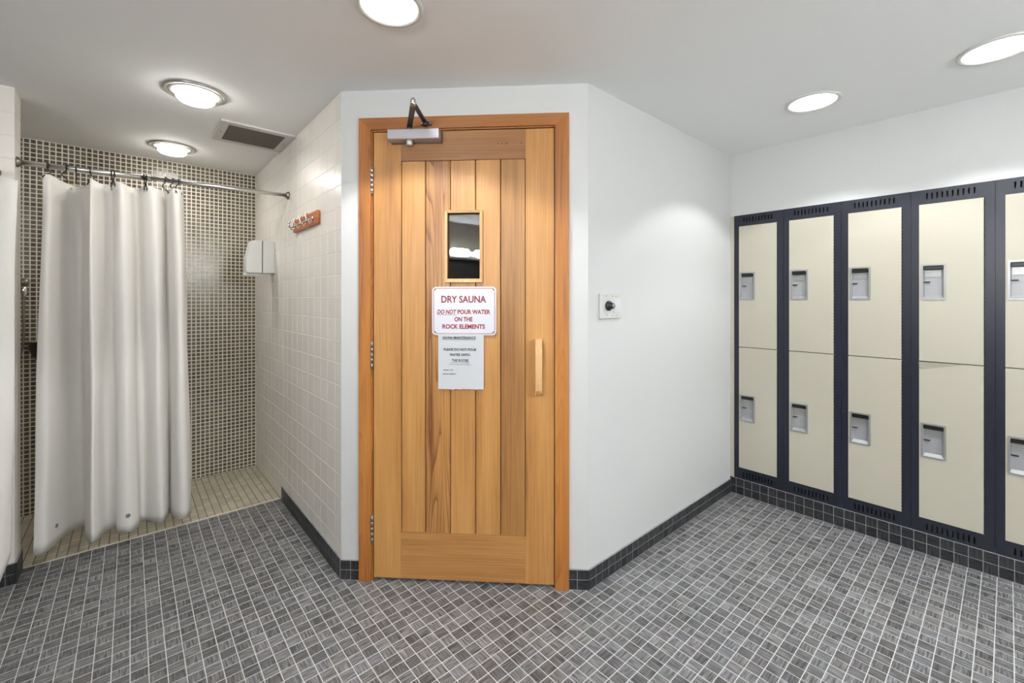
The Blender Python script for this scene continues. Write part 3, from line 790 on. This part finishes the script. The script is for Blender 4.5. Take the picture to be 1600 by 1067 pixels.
def cup_meshes(h0, h1):
    r = 0.0085; yb = 0.0150
    po, pi_ = rrect(HX0, HX1, h0, h1, 0.005, 3), rrect(HX0 + r, HX1 - r, h0 + r, h1 - r, 0.006, 3)
    fr = ring(po, pi_, -0.0042, 0.004).mesh('handle_frame', M['zinc'])
    x0, x1, z0, z1 = HX0 + r - 0.001, HX1 - r + 0.001, h0 + r - 0.001, h1 - r + 0.001
    V = [(x0, -0.001, z0), (x1, -0.001, z0), (x1, -0.001, z1), (x0, -0.001, z1),
         (x0 + 0.006, yb, z0 + 0.016), (x1 - 0.010, yb, z0 + 0.016), (x1 - 0.010, yb, z1 - 0.004), (x0 + 0.006, yb, z1 - 0.004)]
    cup = MB().add(V, [(4, 5, 6, 7), (0, 1, 5, 4), (1, 2, 6, 5), (2, 3, 7, 6), (3, 0, 4, 7)]).mesh('handle_cup', M['zinc_back'])
    lever = MB().rbox(x0 + 0.001, x1 - 0.001, 0.001, yb - 0.001, z1 - 0.024, z1 - 0.0008, 0.003).mesh('latch_lever', M['black'])
    plate = MB().box(x0 + 0.007, x1 - 0.012, yb - 0.003, yb - 0.0005, z1 - 0.062, z1 - 0.025).mesh('pull_plate', M['zinc'])
    zs = h0 + (h1 - h0) * 0.50
    slot = MB().rbox(x0 + 0.0005, x0 + 0.028, yb - 0.0085, yb - 0.001, zs - 0.003, zs + 0.003, 0.0015).mesh('lock_slot', M['black'])
    return (('handle_frame', fr), ('handle_cup', cup), ('latch_lever', lever), ('pull_plate', plate), ('lock_slot', slot))
def hinge_mesh(z0, z1):
    mb = MB(); z = z0 + 0.004; n = 0
    while z < z1 - 0.012:
        mb.tube([(DX1 + 0.0012, -0.0005, z), (DX1 + 0.0012, -0.0005, z + 0.016)], 0.0022, 6); z += 0.019
    return mb.mesh('hinge', M['black'])
FM, BM_ = frame_mesh(), body_mesh()
DM = [door_mesh(*q) for q in DZ]; DMB = door_mesh(*DZ[1], bent=True)
CM = [cup_meshes(q[2], q[3]) for q in DZ]; HM = [hinge_mesh(q[0], q[1]) for q in DZ]
LAB = ['cream two-door locker in navy frame, beside the white corner wall',
       'cream two-door locker in navy frame, second from the white corner wall',
       'cream two-door locker in navy frame, middle one, third from the white corner wall',
       'cream two-door locker with a bent lower door corner, fourth from the corner',
       'cream two-door locker cut off by the right edge of the photo']
for n in range(LN):
    lk = thing('locker', (XR, LY0 - n * LW, 0), -PI / 2, LAB[n], 'locker', 'row of lockers built into the wall')
    obj('body', BM_, lk); obj('frame', FM, lk)
    for d in range(2):
        dr = obj('locker_door', DMB if (n == 3 and d == 1) else DM[d], lk)
        for nm, me in CM[d]: obj(nm, me, dr)
        obj('hinge', HM[d], dr)

# ================================================================== LIGHT FIXTURES
def spot_area(parent, r, watts, z, spread, color=(1, 1, 1)):
    l = bpy.data.lights.new('lamp', 'AREA'); l.shape = 'DISK'; l.size = r * 2; l.energy = watts; l.spread = math.radians(spread); l.color = color
    o = bpy.data.objects.new('lamp', l); COL.objects.link(o); o.parent = parent; o.location = (0, 0, z)
    return o
def cone_lamp(parent, watts, z, cone, color):
    l = bpy.data.lights.new('lamp', 'SPOT'); l.energy = watts; l.spot_size = math.radians(cone); l.spot_blend = 0.22; l.shadow_soft_size = 0.05; l.color = color
    o = bpy.data.objects.new('lamp', l); COL.objects.link(o); o.parent = parent; o.location = (0, 0, z)
def downlight(x, y, r, label, watts=DOWN_W, cone=120):
    t = thing('downlight', (x, y, H), 0, label, 'light', 'recessed ceiling downlights')
    MB().lathe([(r + 0.018, -0.0002), (r + 0.017, -0.004), (r + 0.008, -0.0075), (r, -0.006), (r - 0.002, -0.0002)], 48).build('trim_ring', M['plastic'], t)
    MB().lathe([(r - 0.001, -0.0002), (r - 0.001, -0.0022), (r - 0.02, -0.003)], 48).build('lens', M['lens'], t)
    cone_lamp(t, watts, -0.0075, cone, (0.95, 0.98, 1.0))
downlight(0.664, 1.390, 0.096, 'round recessed downlight cut by the top edge, above the door', 64.0)
downlight(2.595, 0.653, 0.103, 'round recessed downlight in the ceiling nearest the corner above the lockers')
downlight(2.604, 0.027, 0.103, 'round recessed downlight cut off by the right edge of the photo')
downlight(2.604, -1.10, 0.103, 'round downlight added as unseen fill behind the camera above the locker side')  # unseen lamp added as fill for the right floor and lockers
def bowl_light(x, y, r, label):
    t = thing('shower_light', (x, y, H), 0, label, 'light', 'shower ceiling lights with glass bowls')
    MB().lathe([(r + 0.004, -0.0002), (r + 0.004, -0.006), (r - 0.004, -0.010), (r - 0.012, -0.008), (r - 0.014, -0.0002)], 48).build('trim_ring', M['steel'], t)
    MB().lathe([(r - 0.013, -0.0004), (r - 0.014, -0.007), (r * 0.66, -0.010), (r * 0.62, -0.0105)], 48).build('glass_rim', M['plastic'], t)
    MB().lathe([(r * 0.64, -0.010), (r * 0.62, -0.034), (r * 0.54, -0.044), (r * 0.3, -0.048), (0.004, -0.049)], 40).build('glass_bowl', M['bowl'], t)
    spot_area(t, r * 0.45, SHOWER_W, -0.052, 165, (1.0, 0.97, 0.91))
bowl_light(0.238, 2.590, 0.125, 'round glass bowl light on ceiling in front of shower rod')
bowl_light(0.207, 3.610, 0.122, 'round glass bowl light on ceiling inside the shower, behind the rod')
# vanity lights behind the camera: side bar reflects in door window, rear bar is added fill
def vanity(loc, rz, label, n=4, m='bulb'):
    vt = thing('vanity_light', loc, rz, label, 'light', 'vanity lights behind the camera')
    MB().rbox(-0.19 * n, 0.19 * n, 0.0005, 0.025, -0.04, 0.04, 0.006).build('backplate', M['chrome'], vt)
    if m == 'bulb2': MB().rbox(-0.20 * n, 0.20 * n, 0.0005, 0.215, -0.105, -0.080, 0.004).build('shelf', M['plastic'], vt)  # unseen shelf, added to keep the lamps' light off the floor
    for i in range(n):
        x = (i - (n - 1) / 2) * 0.37
        MB().lathe([(0.012, -0.145), (0.035, -0.138), (0.05, -0.115), (0.054, -0.09), (0.054, 0.09), (0.05, 0.115), (0.035, 0.138), (0.012, 0.145)], 24, (x, 0.095, 0), axis='x').build('glass_shade', M[m], vt)
        MB().tube([(x, 0.02, 0), (x, 0.05, 0)], 0.02, 14).build('stem', M['chrome'], vt)
vanity((XW, -0.42, 1.94), -PI / 2, 'row of white vanity lamps reflected in the sauna door window', 4, 'bulb2')
vanity((1.1, YR, 1.94), 0, 'row of white vanity lamps added as unseen fill light behind the camera')

# exhaust grille in the ceiling
gr = thing('exhaust_grille', (0, 0, H), 0, 'rectangular exhaust grille with white rim in ceiling by tiled wall', 'vent')
gx0, gx1, gy0, gy1 = 0.379, 0.7605, 2.864, 3.240
hx0_, hx1_, hy0_, hy1_ = 0.421, 0.712, 2.910, 3.200
fr = MB()
for a in ((gx0, hx0_, gy0, gy1), (hx1_, gx1, gy0, gy1), (hx0_, hx1_, gy0, hy0_), (hx0_, hx1_, hy1_, gy1)): fr.box(a[0], a[1], a[2], a[3], -0.010, -0.0003)
fr.build('rim', M['plastic_grey'], gr)
MB().box(hx0_, hx1_, hy0_, hy1_, -0.0015, -0.0004).build('duct_opening', M['grille_hole'], gr)
sl = MB().add([(hx0_, 0, -0.003), (hx1_, 0, -0.003), (hx1_, 0.0075, -0.0085), (hx0_, 0.0075, -0.0085), (hx0_, 0.0008, -0.004), (hx1_, 0.0008, -0.004), (hx1_, 0.0083, -0.0095), (hx0_, 0.0083, -0.0095)], [(0, 1, 2, 3), (7, 6, 5, 4), (0, 4, 5, 1), (1, 5, 6, 2), (2, 6, 7, 3), (3, 7, 4, 0)]).mesh('slat', M['grille'])
y = hy0_ + 0.002
while y < hy1_ - 0.008: obj('slat', sl, gr, loc=(0, y, 0)); y += 0.0120
for x, yy in ((0.40, 3.05), (0.735, 3.05), (0.566, 2.882), (0.566, 3.222)):
    MB().lathe([(0.004, 0.0), (0.003, -0.002), (0.001, -0.0025)], 10, (x, yy, -0.010)).build('screw', M['dull_steel'], gr)

# ================================================================== SHOWER
RODA = Vector((XP + 0.001, 3.130, 2.000)); RODB = Vector((XL - 0.001, 3.040, 2.006))
rod = thing('curtain_rod', RODA, 0, 'chrome shower curtain rod spanning the stall to the tiled wall', 'curtain rod')
rel = RODB - RODA; ru = rel.normalized()
MB().tube([Vector((0.006, 0, 0)), rel * 0.42], 0.0135, 20).build('outer_tube', M['steel'], rod)
MB().tube([rel * 0.42, rel - ru * 0.004], 0.0112, 20).build('inner_tube', M['steel'], rod)
def flange(p, d):
    mb = MB(); mb.tube([p, p + d * 0.004, p + d * 0.012, p + d * 0.016], 0.02, 24, rs=[0.025, 0.025, 0.018, 0.015]); return mb
flange(Vector((0, 0, 0)), ru).build('flange', M['dull_steel'], rod)
flange(rel, -ru).build('flange', M['dull_steel'], rod)
def rod_at(x): 
    s = (x - RODA.x) / rel.x; return RODA + rel * s

# curtain: plan curve along the hem and along the top
HEM = [(-0.359, 3.150), (-0.313, 3.156), (-0.273, 3.262), (-0.240, 3.355), (-0.192, 3.372), (-0.178, 3.225), (-0.151, 3.128), (-0.126, 3.150), (-0.101, 3.220), (-0.056, 3.235), (-0.052, 3.160), (-0.007, 3.125), (0.030, 3.163), (0.042, 3.228), (0.067, 3.236), (0.099, 3.176), (0.128, 3.141), (0.152, 3.168), (0.176, 3.250), (0.186, 3.185), (0.213, 3.124), (0.245, 3.125), (0.271, 3.182)]
TOPX = [-0.317, -0.291, -0.263, -0.238, -0.198, -0.163, -0.154, -0.132, -0.101, -0.074, -0.065, -0.035, -0.002, 0.016, 0.035, 0.053, 0.090, 0.118, 0.142, 0.156, 0.179, 0.202, 0.222]
def catmull(P, n):
    out = []
    for i in range(len(P) - 1):
        p0 = P[max(i - 1, 0)]; p1 = P[i]; p2 = P[i + 1]; p3 = P[min(i + 2, len(P) - 1)]
        for k in range(n):
            t = k / n
            out.append(tuple(0.5 * (2 * b + (c - a) * t + (2 * a - 5 * b + 4 * c - d) * t * t + (3 * b - a - 3 * c + d) * t ** 3) for a, b, c, d in zip(p0, p1, p2, p3)))
    out.append(P[-1]); return out
TOPP = []
for (hx, hy), tx in zip(HEM, TOPX):
    ry = RODA.y + rel.y * (tx - RODA.x) / rel.x
    TOPP.append((tx, ry - 0.004 + (hy - 3.18) * 1.0))
hem, top = catmull(HEM, 7), catmull(TOPP, 7)
HOOKX = [-0.312, -0.236, -0.207, -0.160, -0.076, -0.060, 0.056, 0.068, 0.150, 0.182, 0.208]
def top_z(x):
    d = min(abs(x - hx) for hx in HOOKX); return 1.951 - 0.55 * min(d, 0.05) ** 1.5 * 1.6
def cloth_mesh(hem, top, ztop, zhem, nv=40):
    V, Fs = [], []; n = len(hem)
    for j in range(nv + 1):
        v = j / nv
        e = v ** 0.85                                 # folds open towards the hem
        for i in range(n):
            x = top[i][0] + (hem[i][0] - top[i][0]) * e; y = top[i][1] + (hem[i][1] - top[i][1]) * (0.25 * v + 0.75 * v * v)
            z0 = ztop(top[i][0]); z1 = zhem(i / (n - 1)); z = z0 + (z1 - z0) * v
            x += 0.0025 * math.sin(v * 9 + i * 0.21); y += 0.004 * math.sin(v * 5 + i * 0.13) * v
            V.append((x, y, z))
    for j in range(nv):
        for i in range(n - 1):
            a = j * n + i; Fs.append((a, a + n, a + n + 1, a + 1))
    me = bpy.data.meshes.new('cloth'); me.from_pydata(V, [], Fs); me.polygons.foreach_set('use_smooth', [True] * len(Fs)); me.materials.append(M['cloth'])
    return me, V, n
cur = thing('shower_curtain', (0, 0, 0), 0, 'white cloth shower curtain hanging in folds from the chrome rod', 'curtain')
me, CV, CN = cloth_mesh(hem, top, top_z, lambda s: 0.086)
co = obj('cloth', me, cur)
so = co.modifiers.new('thickness', 'SOLIDIFY'); so.thickness = 0.0012; so.offset = 0
def cloth_pt(i, v):
    j = int(v * 40); return Vector(CV[j * CN + i])
for i, v in ((12, 0.955), (77, 0.955)):
    p = cloth_pt(i, v); a = (cloth_pt(i + 1, v) - cloth_pt(i - 1, v)).normalized(); nrm = a.cross(Vector((0, 0, 1))).normalized()
    if nrm.y > 0: nrm = -nrm
    mb = MB(); mb.tube([p + nrm * 0.0004, p + nrm * 0.0025, p + nrm * 0.0035], 0.01, 16, rs=[0.0105, 0.0105, 0.008]); mb.build('weight_button', M['weight'], cur)
# hooks
def cloth_top_y(x):
    return min(top, key=lambda p: abs(p[0] - x))[1]
def hook_pts(x, lean, sway):
    c = rod_at(x); r = 0.0165; pts = []
    for k in range(11):
        a = math.radians(-50 + 26 * k)
        pts.append(c + Vector((lean * 0.006 * math.cos(a) , -r * math.cos(a), r * math.sin(a))))
    b = c + Vector((lean * 0.010, -0.006, -0.020))
    bottom = Vector((x + sway, min(c.y - 0.008, cloth_top_y(x + sway) - 0.006), 1.934))
    mid = (b + bottom) / 2 + Vector((lean * 0.016, -0.004, 0.004))
    return [bottom + Vector((0, 0.010, -0.004)), bottom, (bottom + mid) / 2 + Vector((-lean * 0.004, 0, 0)), mid, b] + pts
for n, x in enumerate(HOOKX):
    lean = (1, -1, 0.1, 1, 0.3, -0.3, 0.2, -0.2, -1, -1, -1)[n]
    hk = MB().tube(catmull([tuple(p) for p in hook_pts(x, lean, (-0.008, 0.0, 0, -0.004, 0, 0, 0, 0, 0.008, 0.008, 0.008)[n])], 3), 0.0026, 8).build('curtain_hook', M['blackwire'])
    ordn = ('first', 'second', 'third', 'fourth', 'fifth', 'sixth', 'seventh', 'eighth', 'ninth', 'tenth', 'last')[n]
    hk['label'] = 'bent black wire curtain hook, %s from the left on the chrome rod' % ordn if n < 10 else 'bent black wire curtain hook at the right edge of the white curtain'
    hk['group'] = 'wire hooks on the chrome rod'
    hk['category'] = 'hook'
    c = rod_at(x); gx = x + (-0.008, 0.0, 0, -0.004, 0, 0, 0, 0, 0.008, 0.008, 0.008)[n]; p = Vector((gx, cloth_top_y(gx) - 0.002, 1.930))
    MB().tube([p + Vector((0, 0.003, 0)), p, p + Vector((0, -0.002, 0))], 0.005, 14, rs=[0.006, 0.006, 0.0045]).build('grommet', M['chrome'], cur)

# second curtain bunched over the end of the partition, far left
c2 = thing('shower_curtain', (0, 0, 0), 0, 'white curtain edge at the far left in front of the partition', 'curtain')
P2h = [(-0.780, 2.95), (-0.735, 2.86), (-0.690, 2.95), (-0.640, 2.85), (-0.590, 2.94), (-0.540, 2.85), (-0.490, 2.92), (-0.450, 2.865), (-0.420, 2.870), (-0.395, 2.895)]
P2t = [(-0.760, 2.93), (-0.720, 2.87), (-0.680, 2.93), (-0.635, 2.87), (-0.585, 2.93), (-0.535, 2.865), (-0.480, 2.91), (-0.435, 2.875), (-0.400, 2.872), (-0.374, 2.885)]
m2, _, _ = cloth_mesh(catmull(P2h, 8), catmull(P2t, 8), lambda x: 1.866, lambda s: 0.105 + 0.11 * max(0, s - 0.86) / 0.14)
o2 = obj('cloth', m2, c2); so = o2.modifiers.new('thickness', 'SOLIDIFY'); so.thickness = 0.0012; so.offset = 0
r2 = thing('curtain_rod', (-0.475, 2.89, 1.93), 0, 'curtain rod of the neighbouring stall at the far left', 'curtain rod')
MB().tube([(0, 0.195, 0), (0, 0.06, 0), (-0.012, 0.02, 0), (-0.05, 0, 0), (-1.32, 0, 0)], 0.0115, 16).build('tube', M['steel'], r2)
MB().tube([(0, 0.199, 0), (0, 0.190, 0), (0, 0.184, 0)], 0.02, 20, rs=[0.025, 0.024, 0.014]).build('flange', M['dull_steel'], r2)
hk = MB().tube(catmull([(-0.428, 2.868, 1.850), (-0.426, 2.864, 1.862), (-0.432, 2.866, 1.885), (-0.452, 2.874, 1.905), (-0.478, 2.89, 1.913), (-0.505, 2.875, 1.93), (-0.512, 2.89, 1.944), (-0.505, 2.905, 1.93)], 3), 0.0024, 8).build('curtain_hook', M['blackwire'])
tag(hk, 'single black curtain hook at the left edge of the photo', 'hook')

# hand shower on the back wall
hs = thing('hand_shower', (-0.489, YB, 1.0), 0, 'chrome hand shower with hose on brown mosaic wall, left of curtain', 'shower head')
MB().lathe([(0.006, 0.022), (0.017, 0.021), (0.024, 0.012), (0.025, -0.004), (0.021, -0.016), (0.010, -0.022)], 24, (0.004, -0.070, 0.446), axis='x').build('spray_head', M['dull_steel'], hs)
MB().tube([(0.004, -0.070, 0.424), (0.004, -0.072, 0.405), (0.003, -0.072, 0.378), (0.003, -0.072, 0.366), (0.003, -0.072, 0.352)], 0.01, 18, rs=[0.013, 0.0145, 0.016, 0.011, 0.010]).build('handle', M['chrome'], hs)
MB().tube([(0.003, 0.0, 0.398), (0.003, -0.056, 0.398)], 0.011, 16).build('wall_bracket', M['dull_steel'], hs)
MB().tube(catmull([(0.003, -0.072, 0.354), (0.002, -0.070, 0.28), (0.003, -0.066, 0.18), (0.001, -0.062, 0.09), (-0.006, -0.055, 0.03), (-0.026, -0.040, -0.03), (-0.060, -0.02, -0.08)], 6), 0.0055, 12).build('hose', M['dull_steel'], hs)
# dark basin-shaped soap shelf behind the curtain edge
sd = thing('soap_shelf', (-0.392, YB, 0.96), 0, 'dark rounded soap shelf on brown mosaic wall, half behind the curtain', 'shelf')
V = []; Fs = []; ns = 14
for z, s in ((0.0, 0.55), (0.03, 0.8), (0.085, 1.0), (0.118, 1.02)):
    for k in range(ns + 1):
        a = PI + PI * k / ns; V.append((0.085 * s * math.cos(a), 0.10 * s * math.sin(a) - 0.0005, z))
for j in range(3):
    for k in range(ns): a = j * (ns + 1) + k; Fs.append((a, a + 1, a + ns + 2, a + ns + 1))
nb = ns + 1
Fs.append(tuple(range(nb))); Fs.append(tuple(reversed(range(3 * nb, 4 * nb))))
for j in range(3): Fs.append((j * nb, (j + 1) * nb, (j + 2) * nb - 1, (j + 1) * nb - 1))
MB().add(V, Fs, False).build('bowl', M['dark_steel'], sd)
MB().tube([(0.087 * math.cos(PI + PI * k / 16), 0.102 * math.sin(PI + PI * k / 16) - 0.001, 0.119) for k in range(17)], 0.004, 8).build('rim', M['dull_steel'], sd)

# soap dispenser on the tiled wall
dp = thing('soap_dispenser', (XL, 3.385, 1.517), 0, 'white wall soap dispenser on the tiled wall inside the shower', 'dispenser')
DWD = 0.115
prof = [(-0.0795, 0.004), (-0.0795, 0.231), (-0.130, 0.229), (-0.143, 0.222), (-0.152, 0.196), (-0.162, 0.150), (-0.168, 0.118), (-0.175, 0.108), (-0.177, 0.045), (-0.175, 0.010), (-0.170, 0.003)]
def bevel_prism(poly, y0, y1, r):
    n = len(poly); cx0 = sum(p[0] for p in poly) / n; cz0 = sum(p[1] for p in poly) / n
    def shr(p, q): 
        dx, dz = p[0] - cx0, p[1] - cz0; L = math.hypot(dx, dz); return (p[0] - dx / L * q, p[1] - dz / L * q)
    rings_ = [(y0, r), (y0 + r * 0.35, r * 0.3), (y0 + r, 0), (y1 - r, 0), (y1 - r * 0.35, r * 0.3), (y1, r)]
    V = []; Fs = []
    for yy, q in rings_: V += [(shr(p, q)[0], yy, shr(p, q)[1]) for p in poly]
    for j in range(5):
        for i in range(n): Fs.append((j * n + i, j * n + (i + 1) % n, (j + 1) * n + (i + 1) % n, (j + 1) * n + i))
    Fs.append(tuple(range(n))); Fs.append(tuple(reversed(range(5 * n, 6 * n))))
    return MB().add(V, Fs)
bevel_prism(prof, 0, DWD, 0.007).build('cover', M['plastic'], dp)
bevel_prism([(-0.0005, 0.006), (-0.0005, 0.222), (-0.018, 0.230), (-0.0765, 0.230), (-0.0765, 0.004)], 0.001, DWD - 0.001, 0.003).build('back_housing', M['plastic'], dp)
MB().rbox(-0.186, -0.085, 0.03, DWD - 0.03, -0.012, 0.006, 0.005).build('push_lever', M['plastic_grey'], dp)
MB().box(-0.079, -0.077, 0.002, DWD - 0.002, 0.006, 0.226).build('seam', M['seal'], dp)

# coat hook rail on the tiled wall
hr = thing('coat_hook_rail', (XL, 2.876, 1.7465), -PI / 2, 'orange wooden rail with four chrome hooks on the tiled wall', 'hook rail')
MB().rbox(0, 0.457, -0.018, -0.0003, 0, 0.0725, 0.005).build('board', M['hookwood'], hr)
for k in range(4):
    x = 0.050 + k * 0.1115
    h_ = MB(); y0 = -0.018
    h_.lathe([(0.011, 0.0), (0.011, -0.003), (0.007, -0.006)], 16, (x, y0, 0.036), axis='y')
    h_.tube(catmull([(x, y0 - 0.002, 0.036), (x, y0 - 0.012, 0.030), (x, y0 - 0.024, 0.024), (x, y0 - 0.033, 0.030), (x, y0 - 0.036, 0.046), (x, y0 - 0.032, 0.054)], 4), 0.005, 10, rs=None)
    h_.tube(catmull([(x, y0 - 0.002, 0.030), (x, y0 - 0.008, 0.016), (x, y0 - 0.018, 0.012), (x, y0 - 0.023, 0.020)], 4), 0.0042, 10)
    h_.lathe([(0.002, 0.007), (0.006, 0.004), (0.007, 0), (0.006, -0.004), (0.002, -0.007)], 12, (x, y0 - 0.032, 0.056), axis='z')
    h_.build('hook', M['chrome'], hr)
